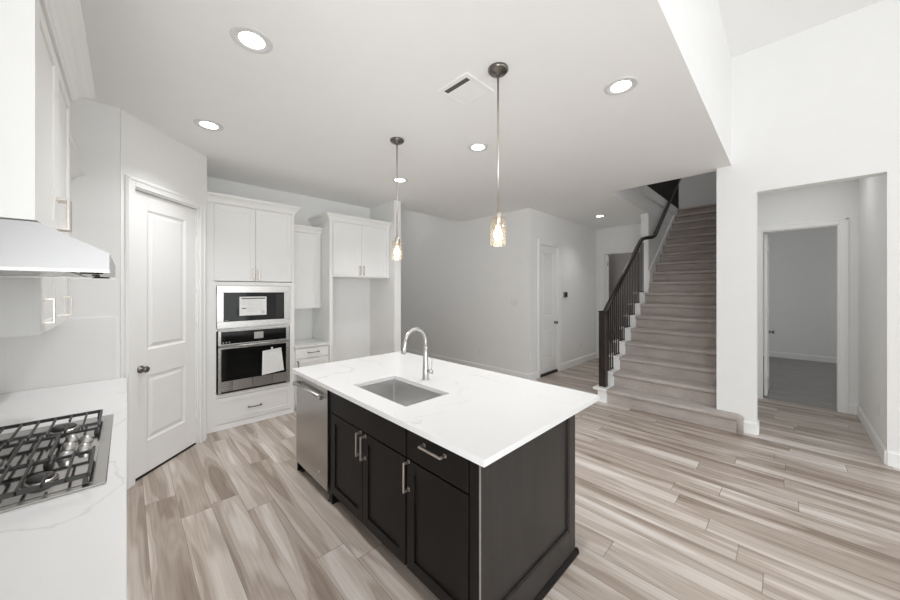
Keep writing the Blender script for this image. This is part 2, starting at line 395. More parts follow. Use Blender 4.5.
def casing(name, w, h, loc, rot, cw=0.082, t=0.018, left=True, right=True, jamb=0.12):
    # door casing around an opening of width w and height h, in local x/z; front is -y
    m = MB()
    if left: m.box(-cw, 0.0, -t, 0, 0, h + cw, 0.004)
    if right: m.box(w, w + cw, -t, 0, 0, h + cw, 0.004)
    m.box(0.0, w, -t, 0, h, h + cw, 0.004)
    if left: m.box(-cw * 0.9, -cw * 0.62, -t - 0.006, -t + 0.002, 0, h + cw * 0.85, 0.003)
    if right: m.box(w + cw * 0.62, w + cw * 0.9, -t - 0.006, -t + 0.002, 0, h + cw * 0.85, 0.003)
    m.box(-cw * 0.9, w + cw * 0.9, -t - 0.006, -t + 0.002, h + cw * 0.62, h + cw * 0.9, 0.003)
    m.box(0.0, 0.012, 0, jamb, 0, h); m.box(w - 0.012, w, 0, jamb, 0, h); m.box(0.012, w - 0.012, 0, jamb, h - 0.012, h)
    return struct(place(m.build(name, TRIM), loc, rot), 'white door casing')
casing('trim_1', 0.726, 2.465, PA + (PB - PA).normalized() * 0.106, PROT, cw=0.078)
casing('trim_2', 0.695, 2.46, (-3.17, 5.405, 0), 90, cw=0.078)
casing('trim_3', 0.80, 2.46, (-3.00, 7.96, 0), 0, cw=0.08)
casing('trim_4', 0.742, 2.475, (-0.262, 6.72, 0), 0, cw=0.085)

def panel_door(name, w, h, loc, rot, knob=None, hinges=None, label='', t=0.036, both=False):
    # two-panel moulded door; front is -y, local x 0..w
    m = MB(); st, tr, br, ml, mh = 0.138 if w > 0.6 else 0.1, 0.14, 0.27, 0.84, 1.065
    zs = [(br, ml), (mh, h - tr)]
    m.box(0, st, 0, t, 0, h, 0.0015); m.box(w - st, w, 0, t, 0, h, 0.0015)
    for z0, z1 in ((0, br), (ml, mh), (h - tr, h)): m.box(st, w - st, 0, t, z0, z1)
    for z0, z1 in zs:
        m.box(st, w - st, 0.010, t - 0.008, z0, z1)
        # ogee ring sloping in, then raised field
        for a, b, ya, yb in ((0.0, 0.018, 0.0, 0.0105),):
            o = [(st + a, z0 + a), (w - st - a, z0 + a), (w - st - a, z1 - a), (st + a, z1 - a)]
            i = [(st + b, z0 + b), (w - st - b, z0 + b), (w - st - b, z1 - b), (st + b, z1 - b)]
            ov = [m.bm.verts.new((x, ya, z)) for x, z in o]; iv = [m.bm.verts.new((x, yb, z)) for x, z in i]
            for k in range(4): m.bm.faces.new((ov[k], ov[(k + 1) % 4], iv[(k + 1) % 4], iv[k]))
        x0, x1 = st + 0.032, w - st - 0.032; za, zb = z0 + 0.032, z1 - 0.032
        a = [m.bm.verts.new(p) for p in ((x0, 0.010, za), (x1, 0.010, za), (x1, 0.010, zb), (x0, 0.010, zb))]
        e = 0.022
        b = [m.bm.verts.new(p) for p in ((x0 + e, 0.002, za + e), (x1 - e, 0.002, za + e), (x1 - e, 0.002, zb - e), (x0 + e, 0.002, zb - e))]
        m.bm.faces.new(b)
        for k in range(4): m.bm.faces.new((a[k], a[(k + 1) % 4], b[(k + 1) % 4], b[k]))
    o = struct(place(m.build(name, TRIM), loc, rot), label)
    if knob:
        kx, kz = knob
        MB().lathe([(0.0, 0), (0.032, 0), (0.032, 0.006), (0.013, 0.010), (0.011, 0.030), (0.022, 0.036), (0.028, 0.048), (0.025, 0.058), (0.012, 0.064), (0.0, 0.065)], (kx, 0, kz), 20, 'Y').build('door_knob', DARKMETAL, o)
        if knob[0] < 0.3: MB().box(0.0, 0.004, -0.002, 0.02, kz - 0.03, kz + 0.03).build('latch_plate', NICKEL, o)
    if hinges:
        for z in hinges:
            m2 = MB(); m2.lathe([(0.0, z - 0.045), (0.007, z - 0.045), (0.007, z + 0.045), (0.0, z + 0.045)], (w + 0.005, -0.007, 0), 10)
            m2.build('hinge', TRIM, o)
    return o
e = (PB - PA).normalized(); nrm = Vector((-e.y, e.x, 0))
panel_door('door_1', 0.698, 2.425, PA + e * 0.120 + nrm * (0.022) * 1 + Vector((0, 0, 0.022)), PROT, (0.072, 0.91), (0.25, 1.25, 1.60, 2.2), 'tall white two-panel pantry door on the angled wall')
box('threshold', RUBBER, (0.119, 0.819, 0.022, 0.11, 0.0, 0.014)); th = bpy.data.objects['threshold']; place(th, PA, PROT); struct(th, 'dark threshold under the pantry door'); th.name = 'trim_5'
panel_door('door_2', 0.665, 2.40, (-3.200, 5.420, 0.045), 90, (0.605, 0.93), None, 'narrow white door in the hall wall behind the island')
sbox('trim_6', RUBBER, (-3.28, -3.172, 5.418, 6.088, 0.0, 0.04), 'black threshold under the narrow hall door')
# open doors
d3 = panel_door('door_3', 0.70, 2.42, (-0.205, 6.860, 0.02), 90, None, None, 'white door standing open into the bedroom')
MB().lathe([(0.0, 0), (0.03, 0), (0.03, 0.006), (0.012, 0.01), (0.011, 0.035), (0.024, 0.042), (0.028, 0.052), (0.02, 0.064), (0.0, 0.066)], (0.60, 0.0, 0.91), 20, 'Y').build('door_knob', DARKMETAL, d3)
for z in (0.3, 1.25, 2.2): MB().lathe([(0, z - 0.05), (0.008, z - 0.05), (0.008, z + 0.05), (0, z + 0.05)], (-0.012, -0.004, 0), 10).build('hinge', TRIM, d3)
d4 = panel_door('door_4', 0.74, 2.42, (-2.955, 8.10, 0.02), 108, (0.66, 0.91), None, 'white door standing open behind the hall doorway')
for z in (0.3, 1.25, 2.2): MB().lathe([(0, z - 0.05), (0.008, z - 0.05), (0.008, z + 0.05), (0, z + 0.05)], (-0.02, -0.004, 0), 10).build('hinge', DARKMETAL, d4)
sbox('trim_7', BROWN, (-3.02, -2.72, 11.02, 11.1, 0, 2.3), 'brown wood panel in the dark room behind the hall')

# ------------------------------------------------------------------ cabinets (local x = width, front at y=0 facing -y, back at +y)
def pull(parent, cx, cz, L=0.135, vertical=True, y=0.0, mat=None, name='handle'):
    m = MB(); a = L / 2; d, w = 0.034, 0.0055
    if vertical:
        m.box(cx - w, cx + w, y - d - 0.005, y - d + 0.005, cz - a, cz + a, 0.0015)
        for s_ in (-1, 1):
            zc = cz + s_ * (a - 0.006); m.box(cx - w, cx + w, y - d + 0.004, y, zc - 0.006, zc + 0.006, 0.001)
            m.box(cx - w * 1.5, cx + w * 1.5, y - 0.003, y, zc - 0.009, zc + 0.009)
    else:
        m.box(cx - a, cx + a, y - d - 0.005, y - d + 0.005, cz - w, cz + w, 0.0015)
        for s_ in (-1, 1):
            xc = cx + s_ * (a - 0.006); m.box(xc - 0.006, xc + 0.006, y - d + 0.004, y, cz - w, cz + w, 0.001)
            m.box(xc - 0.009, xc + 0.009, y - 0.003, y, cz - w * 1.5, cz + w * 1.5)
    return m.build(name, mat or NICKEL, parent)
def shaker(parent, name, x0, x1, z0, z1, mat, t=0.02, fr=0.057, rec=0.007, y=0.0, flat=False):
    m = MB()
    if flat: m.box(x0, x1, y - t, y, z0, z1, 0.002)
    else:
        m.box(x0, x0 + fr, y - t, y, z0, z1, 0.0012); m.box(x1 - fr, x1, y - t, y, z0, z1, 0.0012)
        m.box(x0 + fr, x1 - fr, y - t, y, z0, z0 + fr); m.box(x0 + fr, x1 - fr, y - t, y, z1 - fr, z1)
        m.box(x0 + fr, x1 - fr, y - t + rec, y - 0.002, z0 + fr, z1 - fr)
    return m.build(name, mat, parent)
def crown(parent, x0, x1, z0, z1, depth, proj=0.07, mat=None, left=True, right=True, y=-0.02):
    # simple stepped cove running round front and sides
    m = MB(); prof = [(0.10, 0.0), (0.16, 0.10), (0.20, 0.12), (0.30, 0.30), (0.50, 0.52), (0.78, 0.70), (0.92, 0.76), (0.92, 0.80), (1.0, 0.82), (1.0, 1.0)]
    rect = lambda f, h: (x0 - (proj * f if left else 0), x1 + (proj * f if right else 0), y - proj * f, depth, z0 + (z1 - z0) * h)
    for (f0, h0), (f1, h1) in zip(prof, prof[1:]):
        if h1 > h0: m.frust(rect(f0, h0), rect(f1, h1))
    return m.build('crown_moulding', mat or CAB, parent)

# --- tall oven cabinet: front plane X=-4.54, Y .685..1.575
OY0, OY1, OX = 0.685, 1.575, -4.56
t = thing('tall_oven_cabinet', 'tall white cabinet holding the microwave and wall oven beside the pantry', 'cabinet', (OX, OY0, 0), 90)
w = OY1 - OY0; dp = OX - BACK - 0.002
m = MB()
m.box(0, 0.03, 0, dp, 0.0, 2.60); m.box(w - 0.03, w, 0, dp, 0, 2.60); m.box(0.03, w - 0.03, dp - 0.012, dp, 0.0, 2.6)
m.box(0.03, w - 0.03, 0, dp - 0.012, 2.57, 2.60); m.box(0.03, w - 0.03, 0, dp - 0.012, 1.668, 1.70)
m.box(0.03, w - 0.03, 0, dp - 0.012, 0.375, 0.400); m.box(0.03, w - 0.03, 0, dp - 0.012, 0.05, 0.08)
m.box(0.03, w - 0.03, 0, dp - 0.012, 1.141, 1.153)
m.build('body', CAB, t)
m = MB(); m.box(-0.004, w + 0.002, -0.020, 0.0, 0.0, 0.062, 0.004); m.box(-0.004, w + 0.002, -0.026, -0.014, 0.0, 0.018, 0.003); m.build('toe_moulding', TRIM, t)
m = MB(); m.box(0, 0.040, -0.020, 0, 0.062, 1.706); m.box(w - 0.055, w, -0.020, 0, 0.062, 1.706)
m.box(0.04, w - 0.055, -0.020, 0, 1.66, 1.706); m.box(0.04, w - 0.055, -0.020, 0, 1.138, 1.165); m.box(0.04, w - 0.055, -0.020, 0, 0.372, 0.412)
m.box(0, 0.02, -0.02, 0, 1.706, 2.60); m.box(w - 0.03, w, -0.02, 0, 1.706, 2.60)
m.box(-0.062, 0, -0.020, 0.25, 0.0, 2.60)
m.build('face_frame', CAB, t)
d1 = shaker(t, 'door', 0.022, 0.438, 1.715, 2.585, CAB); pull(d1, 0.412, 1.80, 0.135, True, -0.02)
d2 = shaker(t, 'door', 0.442, w - 0.032, 1.715, 2.585, CAB); pull(d2, 0.468, 1.80, 0.135, True, -0.02)
d3_ = shaker(t, 'drawer', 0.022, w - 0.032, 0.070, 0.366, CAB, y=-0.001, fr=0.05); pull(d3_, w / 2 - 0.015, 0.205, 0.145, False, -0.021, DARKMETAL)
crown(t, -0.062, w, 2.60, 2.70, 0.25, 0.065, left=False); MB().box(0, w, 0.25, dp, 2.60, 2.70).build('crown_top', CAB, t)

# --- microwave
t = thing('microwave', 'stainless trimmed built-in microwave above the wall oven', 'microwave', (OX, OY0, 0), 90)
m = MB(); X0, X1, Z0, Z1 = 0.043, w - 0.058, 1.166, 1.659
m.box(X0, X1, -0.038, -0.0205, Z0, 1.244, 0.003); m.box(X0, X1, -0.038, -0.0205, 1.578, Z1, 0.003)
m.box(X0, 0.108, -0.038, -0.0205, 1.244, 1.578); m.box(0.760, X1, -0.038, -0.0205, 1.244, 1.578)
m.build('trim_frame', STEEL, t)
box('door', BGLASS, (0.108, 0.760, -0.034, -0.004, 1.244, 1.578), t)
box('oven_box', BLACK, (0.06, 0.80, 0.0, 0.42, 1.18, 1.64), t)
box('control_strip', BLACK, (0.665, 0.752, -0.0352, -0.034, 1.26, 1.56), t)
m = MB(); m.box(0.118, 0.148, -0.0352, -0.034, 1.254, 1.259); m.box(0.152, 0.158, -0.0352, -0.034, 1.254, 1.259); m.build('badge', INKPALE, t)
# --- wall oven
t = thing('wall_oven', 'stainless wall oven with black glass door and control panel', 'oven', (OX, OY0, 0), 90)
box('oven_box', BLACK, (0.06, 0.80, 0.0, 0.5, 0.42, 1.13), t)
m = MB(); X0, X1 = 0.055, w - 0.068
m.box(X0, 0.086, -0.036, -0.0205, 0.955, 1.136, 0.002); m.box(0.784, X1, -0.036, -0.0205, 0.955, 1.136, 0.002)
m.box(0.086, 0.784, -0.036, -0.0205, 1.128, 1.136); m.box(0.086, 0.784, -0.036, -0.0205, 0.955, 0.985)
m.build('control_frame', STEEL, t)
cp = box('control_panel', BGLASS, (0.086, 0.784, -0.034, -0.0205, 0.985, 1.128), t)
m = MB()
for i in range(3): m.lathe([(0.0, 0), (0.007, 0), (0.007, 0.002), (0, 0.002)], (0.105 + i * 0.03, -0.0338, 1.002), 10, 'Y')
m.build('button', INKPALE, cp)
box('display', FILM, (0.42, 0.52, -0.0345, -0.034, 1.02, 1.10), cp)
m = MB(); m.box(X0, 0.086, -0.040, -0.0205, 0.418, 0.950, 0.002); m.box(0.784, X1, -0.040, -0.0205, 0.418, 0.950, 0.002)
m.box(0.086, 0.784, -0.040, -0.0205, 0.928, 0.950); dr = m.build('oven_door', STEEL, t)
box('lower_rail', FILM, (0.086, 0.784, -0.040, -0.0205, 0.440, 0.556), dr)
for xa, xb in ((0.400, 0.408), (0.615, 0.621), (0.086, 0.20)): box('protective_film', STEEL, (xa, xb, -0.0408, -0.040, 0.442, 0.555), dr)
box('window', BGLASS, (0.086, 0.784, -0.038, -0.0205, 0.556, 0.928), dr)
box('vent_gap', BLACK, (X0, X1, -0.034, -0.0205, 0.416, 0.440), dr)
m = MB(); m.tube([(0.062, -0.080, 0.962), (0.81, -0.080, 0.962)], 0.0125, 14)
m.box(0.072, 0.095, -0.080, -0.036, 0.953, 0.971); m.box(0.775, 0.798, -0.080, -0.036, 0.953, 0.971); m.build('handle', STEEL, dr)
# papers
pt = thing('instruction_sheet', 'white printed sheet taped on the microwave door', 'paper', (OX, OY0, 0), 90)
m = MB(); m.box(0.265, 0.555, -0.0358, -0.0351, 1.305, 1.530); m.build('sheet', PAPER, pt)
box('heading_print', INK, (0.285, 0.54, -0.0363, -0.0358, 1.502, 1.516), pt); box('bold_print', INK, (0.292, 0.335, -0.0363, -0.0358, 1.385, 1.396), pt)
m = MB()
for i in range(9): m.box(0.345, 0.345 + 0.16 + 0.025 * random.random(), -0.0361, -0.0358, 1.482 - i * 0.016, 1.484 - i * 0.016)
for i in range(4): m.box(0.29, 0.33, -0.0361, -0.0358, 1.482 - i * 0.016, 1.484 - i * 0.016)
for i in range(3): m.box(0.50, 0.535, -0.0361, -0.0358, 1.325 + i * 0.012, 1.332 + i * 0.012)
m.build('fine_print', INKPALE, pt)
pt = thing('leaflet', 'white paper leaflet hanging over the oven door window', 'paper', (OX, OY0, 0), 90)
m = MB(); m.prism([(0.510, -0.0385, 0.858), (0.724, -0.0385, 0.878), (0.757, -0.0385, 0.585), (0.503, -0.0385, 0.560)], (0, -0.0008, 0)); m.build('sheet', PAPER, pt)
m = MB()
for i in range(12):
    z = 0.835 - i * 0.021; m.box(0.528, 0.715, -0.0396, -0.0392, z, z + 0.003)
m.build('fine_print', simple('very_pale_print', (0.68, 0.68, 0.68), 0.8), pt)
box('tape', PLATE, (0.605, 0.628, -0.0396, -0.0385, 0.855, 0.895), pt)

# --- shallow upper cabinet right of the oven cabinet
BY0, BY1 = 1.579, 2.052
UX = -4.83; w2 = BY1 - BY0; dp2 = UX - BACK - 0.002
t = thing('upper_cabinet', 'narrow white wall cabinet between the oven tower and refrigerator panel', 'cabinet', (UX, BY0, 0), 90)
m = MB(); m.box(0, w2, 0, dp2, 1.345, 2.43); m.build('body', CAB, t)
d = shaker(t, 'door', 0.012, w2 - 0.022, 1.350, 2.42, CAB); pull(d, 0.045, 1.44, 0.135, True, -0.02)
crown(t, 0, w2, 2.43, 2.52, dp2, 0.05, left=False, right=False)
# --- base cabinet + top
t = thing('base_cabinet', 'white base cabinet with a drawer right of the oven tower', 'cabinet', (OX, BY0, 0), 90)
m = MB(); m.box(0, w2, 0, dp, 0.085, 0.836); m.box(0, w2, 0.06, dp, 0, 0.085); m.build('body', CAB, t)
d = shaker(t, 'drawer', 0.012, w2 - 0.012, 0.695, 0.828, CAB, flat=True); pull(d, w2 / 2 + 0.01, 0.765, 0.15, False, -0.02, DARKMETAL)
d = shaker(t, 'door', 0.012, w2 - 0.012, 0.095, 0.685, CAB); pull(d, 0.04, 0.595, 0.135, True, -0.02, DARKMETAL)
tag(box('countertop', QUARTZ, (BACK + 0.002, OX + 0.035, BY0, BY1, 0.837, 0.867), None, 0.002), 'short white countertop between the oven tower and refrigerator panel', 'countertop')

# --- refrigerator surround
FY0, FY1 = 2.055, 3.058
t = thing('refrigerator_cabinet', 'white cabinet surround over the empty refrigerator space', 'cabinet', (OX, FY0, 0), 90)
w3 = FY1 - FY0
box('side_panel', CAB, (0, 0.045, -0.02, dp, 0, 2.60), t)
m = MB(); m.box(0.046, w3 - 0.001, 0, dp, 1.80, 2.60); m.build('body', CAB, t)
m = MB(); m.box(w3 - 0.045, w3 - 0.001, -0.02, 0, 1.80, 2.60); m.build('filler_stile', CAB, t)
mid = (0.052 + w3 - 0.05) / 2
d = shaker(t, 'door', 0.052, mid - 0.002, 1.812, 2.582, CAB); pull(d, mid - 0.03, 1.905, 0.135, True, -0.02)
d = shaker(t, 'door', mid + 0.002, w3 - 0.05, 1.812, 2.582, CAB); pull(d, mid + 0.03, 1.905, 0.135, True, -0.02)
crown(t, 0, w3 - 0.001, 2.60, 2.70, dp, 0.065, right=False)

# ------------------------------------------------------------------ left run: hood cabinet, hood, upper, counter, cooktop (face +Y, rot 180)
CX0, CX1 = -1.71, -2.62
HF = -0.211
t = thing('hood_cabinet', 'white cabinet above the stainless range hood', 'cabinet', (CX0, HF - 0.02, 0), 180)
w = CX0 - CX1; dph = 0.66 + HF - 0.022
m = MB(); m.box(0, w, 0, dph, 1.835, 2.60); m.build('body', CAB, t)
d = shaker(t, 'door', 0.004, w / 2 - 0.002, 1.838, 2.588, CAB); pull(d, w / 2 - 0.03, 1.93, 0.135, True, -0.02)
d = shaker(t, 'door', w / 2 + 0.002, w - 0.004, 1.838, 2.588, CAB); pull(d, w / 2 + 0.03, 1.93, 0.135, True, -0.02)
box('side_panel', CAB, (-0.018, -0.0002, -0.02, dph, 1.835, 2.60), t)
crown(t, -0.018, w, 2.60, 2.70, dph, 0.085)

t = thing('range_hood', 'stainless under-cabinet range hood over the gas cooktop', 'range hood', (CX0, HF - 0.02, 0), 180)
yb = dph; yf = HF - 0.02 - (-0.045)            # local y of the lip front (negative = towards the room)
z0, z1, z2 = 1.672, 1.742, 1.832
m = MB()
prof = [(yf, z0 + 0.012), (yf, z1), (-0.022, z2), (yb, z2), (yb, z0 + 0.012)]
m.prism([(0, y, z) for y, z in prof], (w, 0, 0)); m.build('canopy', HOODSTEEL, t)
m = MB(); m.box(0, 0.004, yf, yb, z0, z0 + 0.0118); m.box(w - 0.004, w, yf, yb, z0, z0 + 0.0118); m.box(0.004, w - 0.004, yf, yf + 0.09, z0 + 0.004, z0 + 0.0118)
m.build('lower_lip', STEEL, t)
box('filter', STEEL, (0.02, w - 0.02, yf + 0.11, yb - 0.02, z0 + 0.005, z0 + 0.0118), t)
for lx in (0.13, w - 0.13):
    MB().lathe([(0.0, 0), (0.030, 0), (0.032, 0.004), (0.026, 0.006), (0, 0.006)], (lx, yf + 0.05, z0 - 0.002), 18).build('lamp_lens', BGLASS, t)
for i in range(4):
    MB().lathe([(0.0, 0), (0.009, 0), (0.009, 0.006), (0, 0.006)], (0.30 + i * 0.06, yf + 0.05, z0 - 0.002), 12).build('button', BLACK, t)

UF = -0.311
t = thing('upper_cabinet', 'white wall cabinet between the range hood and pantry wall', 'cabinet', (CX1 - 0.001, UF - 0.02, 0), 180)
w = CX1 - 0.001 + 3.693; dpu = 0.66 + UF - 0.022 - 0.006
m = MB(); m.box(0, w, 0, dpu, 1.384, 2.40); m.build('body', CAB, t)
d = shaker(t, 'door', 0.003, w / 2 - 0.002, 1.386, 2.395, CAB); pull(d, 0.11, 1.50, 0.135, True, -0.02)
d = shaker(t, 'door', w / 2 + 0.002, w - 0.01, 1.386, 2.395, CAB); pull(d, w - 0.20, 1.50, 0.135, True, -0.02)
crown(t, 0, w, 2.40, 2.49, dpu, 0.085, left=False, right=False)

t = thing('base_cabinet', 'white base cabinets under the cooktop counter', 'cabinet', (-0.62, -0.078, 0), 180)
w = 3.69 - 0.62
m = MB(); m.box(0, w, 0, 0.575, 0.1, 0.884); m.box(0, w, 0.07, 0.575, 0, 0.1); m.build('body', CAB, t)
n = 5
for i in range(n):
    a, b = w * i / n + 0.004, w * (i + 1) / n - 0.004
    d = shaker(t, 'door', a, b, 0.11, 0.69, CAB); pull(d, a + 0.04, 0.60, 0.135, True, -0.02)
    d = shaker(t, 'drawer', a, b, 0.70, 0.872, CAB, flat=True); pull(d, (a + b) / 2, 0.79, 0.135, False, -0.02)
tag(box('countertop', QUARTZ, (-3.692, -0.60, -0.652, 0.0, 0.884, 0.914), None, 0.002), 'white quartz counter under the gas cooktop', 'countertop')

# cooktop: world coords, plate on counter
t = thing('gas_cooktop', 'stainless gas cooktop with black cast iron grates', 'cooktop', (-2.165, -0.32, 0.914))
x0, x1, y0, y1 = -0.455, 0.455, -0.275, 0.268
MB().box(x0, x1, y0, y1, 0, 0.008, 0.003).build('steel_plate', STEEL, t)
m = MB(); m.box(x0 + 0.03, x1 - 0.03, y0 + 0.02, y1 - 0.035, 0.0082, 0.010, 0.0008); m.build('burner_pan', PAN, t)
burn = [(-0.30, -0.13, 0.035), (-0.30, 0.10, 0.045), (0.0, -0.10, 0.058), (0.30, -0.13, 0.045), (0.30, 0.10, 0.035)]
for bx, by, br in burn:
    bo = MB().lathe([(0.0, 0.010), (br * 1.25, 0.010), (br * 1.2, 0.020), (br * 0.9, 0.024), (0, 0.024)], (bx, by, 0), 24).build('burner', STEEL, t)
    MB().lathe([(0, 0.024), (br * 0.95, 0.024), (br, 0.028), (br * 0.85, 0.034), (0, 0.035)], (bx, by, 0), 24).build('burner_cap', IRON, bo)
for k in range(5):
    kx, ky = -0.11 + k * 0.055, 0.140 + (0.048 if k % 2 else 0)
    MB().lathe([(0, 0.010), (0.023, 0.010), (0.024, 0.014), (0.019, 0.018), (0.017, 0.036), (0.0, 0.038)], (kx, ky, 0), 18).build('knob', CHROME, t)
def grate(gx0, gx1, burners):
    m = MB(); zt, b = 0.050, 0.0042; gy0, gy1 = y0 + 0.02, y1 - 0.045
    if gx0 < 0 < gx1: gy1 -= 0.12
    for x, outer in ((gx0 + b, gx0 < -0.3), (gx1 - b, gx1 > 0.3)):
        m.box(x - b, x + b, gy0, gy1, zt - (0.016 if outer else 0.024), zt - (0 if outer else 0.013), 0.0012)
    for y in (gy0, gy1): m.box(gx0, gx1, y - b, y + b, zt - 0.016, zt, 0.0012)
    n = round((gy1 - gy0) / 0.052); xc = (gx0 + gx1) / 2
    for i in range(1, n):
        y = gy0 + (gy1 - gy0) * i / n
        if min(abs(y - by) for by in burners) > 0.030: m.box(gx0, gx1, y - b * 0.8, y + b * 0.8, zt - 0.013, zt, 0.001)
        else:
            m.box(gx0, xc - 0.04, y - b * 0.8, y + b * 0.8, zt - 0.013, zt, 0.001); m.box(xc + 0.04, gx1, y - b * 0.8, y + b * 0.8, zt - 0.013, zt, 0.001)
    for x in (gx0 + 0.012, gx1 - 0.012):
        for y in (gy0 + 0.008, gy1 - 0.008): m.frust((x - 0.008, x + 0.008, y - 0.008, y + 0.008, 0.0102), (x - 0.0055, x + 0.0055, y - 0.0055, y + 0.0055, zt - 0.014))
    return m.build('grate', IRON, t)
grate(x0 + 0.02, -0.153, (-0.13, 0.10)); grate(-0.149, 0.149, (-0.10,)); grate(0.153, x1 - 0.02, (-0.13, 0.10))

# ------------------------------------------------------------------ island
IX0, IX1, IY0, IY1 = -3.068, -0.866, 1.043, 2.232
HX0, HX1, HY0, HY1 = -2.235, -1.590, 1.188, 1.556
m = MB(); xs = [IX0, HX0, HX1, IX1]; ys = [IY0, HY0, HY1, IY1]
vv = {}
for k, z in enumerate((0.884, 0.914)):
    for i, x in enumerate(xs):
        for j, y in enumerate(ys): vv[i, j, k] = m.bm.verts.new((x, y, z))
for i in range(3):
    for j in range(3):
        if (i, j) == (1, 1): continue
        m.bm.faces.new([vv[i, j, 1], vv[i + 1, j, 1], vv[i + 1, j + 1, 1], vv[i, j + 1, 1]])
        m.bm.faces.new([vv[i, j, 0], vv[i, j + 1, 0], vv[i + 1, j + 1, 0], vv[i + 1, j, 0]])
def q(a, b, c, d): m.bm.faces.new([vv[a], vv[b], vv[c], vv[d]])
for i in range(3):
    q((i, 0, 0), (i + 1, 0, 0), (i + 1, 0, 1), (i, 0, 1)); q((i, 3, 0), (i, 3, 1), (i + 1, 3, 1), (i + 1, 3, 0))
    q((0, i, 0), (0, i, 1), (0, i + 1, 1), (0, i + 1, 0)); q((3, i, 0), (3, i + 1, 0), (3, i + 1, 1), (3, i, 1))
q((1, 1, 0), (1, 1, 1), (2, 1, 1), (2, 1, 0)); q((1, 2, 0), (2, 2, 0), (2, 2, 1), (1, 2, 1))
q((1, 1, 0), (1, 2, 0), (1, 2, 1), (1, 1, 1)); q((2, 1, 0), (2, 1, 1), (2, 2, 1), (2, 2, 0))
tag(m.build('countertop', QUARTZ), 'large white quartz island countertop with faint grey veins', 'countertop')

FYI = 1.100   # carcass front; doors in front of it
t = thing('kitchen_island', 'dark espresso kitchen island cabinet with end panel', 'kitchen island', (0, FYI, 0))
L0, L1, Bk = -3.062, -0.926, 1.955 - FYI
m = MB()
m.box(L0, L0 + 0.018, -0.012, Bk, 0.0, 0.883)                                 # far left end
m.box(-2.408, -2.385, 0, Bk, 0.0, 0.883)
m.box(-2.385, L1, 0.02, 0.04, 0.10, 0.66); m.box(-2.385, L1 - 0.001, 0.02, Bk, 0.10, 0.12)
m.box(-1.46, -1.44, 0.02, Bk, 0.12, 0.883); m.box(-1.44, L1, 0.02, 0.04, 0.66, 0.883); m.box(-2.385, -1.46, 0.02, 0.04, 0.66, 0.883)
m.box(L0 + 0.018, L1, Bk - 0.02, Bk, 0.0, 0.883)
m.box(-2.385, L1, 0.075, 0.09, 0.0, 0.10)                                      # toe kick
m.box(L1 - 0.02, L1, 0.0, Bk, 0.0, 0.883)
m.build('body', DWOOD, t)
m = MB()                                                                       # face frame
m.box(-2.385, L1, 0.0, 0.02, 0.690, 0.710); m.box(-2.385, L1, 0, 0.02, 0.868, 0.883); m.box(-2.385, L1, 0, 0.02, 0.10, 0.118)
for a, b in ((-2.385, -2.362), (-1.462, -1.43), (-0.985, L1), (-1.918, -1.892)): m.box(a, b, 0.0, 0.02, 0.118, 0.868)
m.build('face_frame', DWOOD, t)
def idoor(x0, x1): return shaker(t, 'door', x0, x1, 0.112, 0.698, DWOOD, 0.02, 0.062, 0.009)
d = idoor(-2.362, -1.907); pull(d, -1.925, 0.622, 0.150, True, -0.02)
d = idoor(-1.903, -1.450); pull(d, -1.868, 0.614, 0.150, True, -0.02)
d = idoor(-1.436, -0.988); pull(d, -1.418, 0.616, 0.160, True, -0.02)
shaker(t, 'false_front', -2.362, -1.450, 0.706, 0.872, DWOOD, flat=True)
d = shaker(t, 'drawer', -1.436, -0.988, 0.706, 0.872, DWOOD, flat=True); pull(d, -1.212, 0.822, 0.165, False, -0.02)
m = MB(); m.box(-0.980, L1 + 0.002, -0.020, 0.0, 0.0, 0.883, 0.002); m.build('corner_stile', DWOOD, t)
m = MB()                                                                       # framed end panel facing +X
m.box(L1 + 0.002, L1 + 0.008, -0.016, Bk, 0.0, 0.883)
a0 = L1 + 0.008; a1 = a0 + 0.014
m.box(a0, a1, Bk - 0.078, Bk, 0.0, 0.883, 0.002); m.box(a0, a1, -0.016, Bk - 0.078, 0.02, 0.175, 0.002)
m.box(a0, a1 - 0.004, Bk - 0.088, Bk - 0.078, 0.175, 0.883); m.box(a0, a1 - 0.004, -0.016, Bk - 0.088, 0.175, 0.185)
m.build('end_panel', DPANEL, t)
m = MB(); m.prism([(a1, -0.02, 0), (a1 + 0.016, -0.02, 0), (a1 + 0.016, -0.02, 0.012), (a1 + 0.006, -0.02, 0.03), (a1, -0.02, 0.032)], (0, Bk + 0.04, 0))
m.box(L0, a1 + 0.016, Bk + 0.0005, Bk + 0.018, 0, 0.03, 0.003); m.build('shoe_moulding', DWOOD, t)
box('edge_strip', EDGE, (L1 + 0.002, L1 + 0.009, -0.0205, -0.016, 0.0, 0.882), t)

# dishwasher
t = thing('dishwasher', 'stainless dishwasher built into the island end', 'dishwasher', (0, FYI, 0))
dx0, dx1 = -3.040, -2.412
box('tub', BLACK, (dx0, dx1, 0.0, 0.57, 0.07, 0.868), t)
dd = box('door', STEELV, (dx0, dx1, -0.028, -0.001, 0.095, 0.866), t, 0.003)
m = MB(); m.tube([(dx0 + 0.05, -0.058, 0.800), (dx1 - 0.04, -0.058, 0.800)], 0.0135, 14)
for x in (dx0 + 0.055, dx1 - 0.045): m.box(x - 0.013, x + 0.013, -0.075, -0.028, 0.784, 0.818, 0.003)
m.build('handle', CHROME, dd)
MB().lathe([(0, 0), (0.008, 0), (0.008, 0.0015), (0, 0.0015)], (-2.56, -0.028, 0.19), 14, 'Y').build('badge', PLATE, dd)
box('kick_plate', BLACK, (dx0 + 0.01, dx1 - 0.01, 0.03, 0.05, 0.012, 0.07), t)
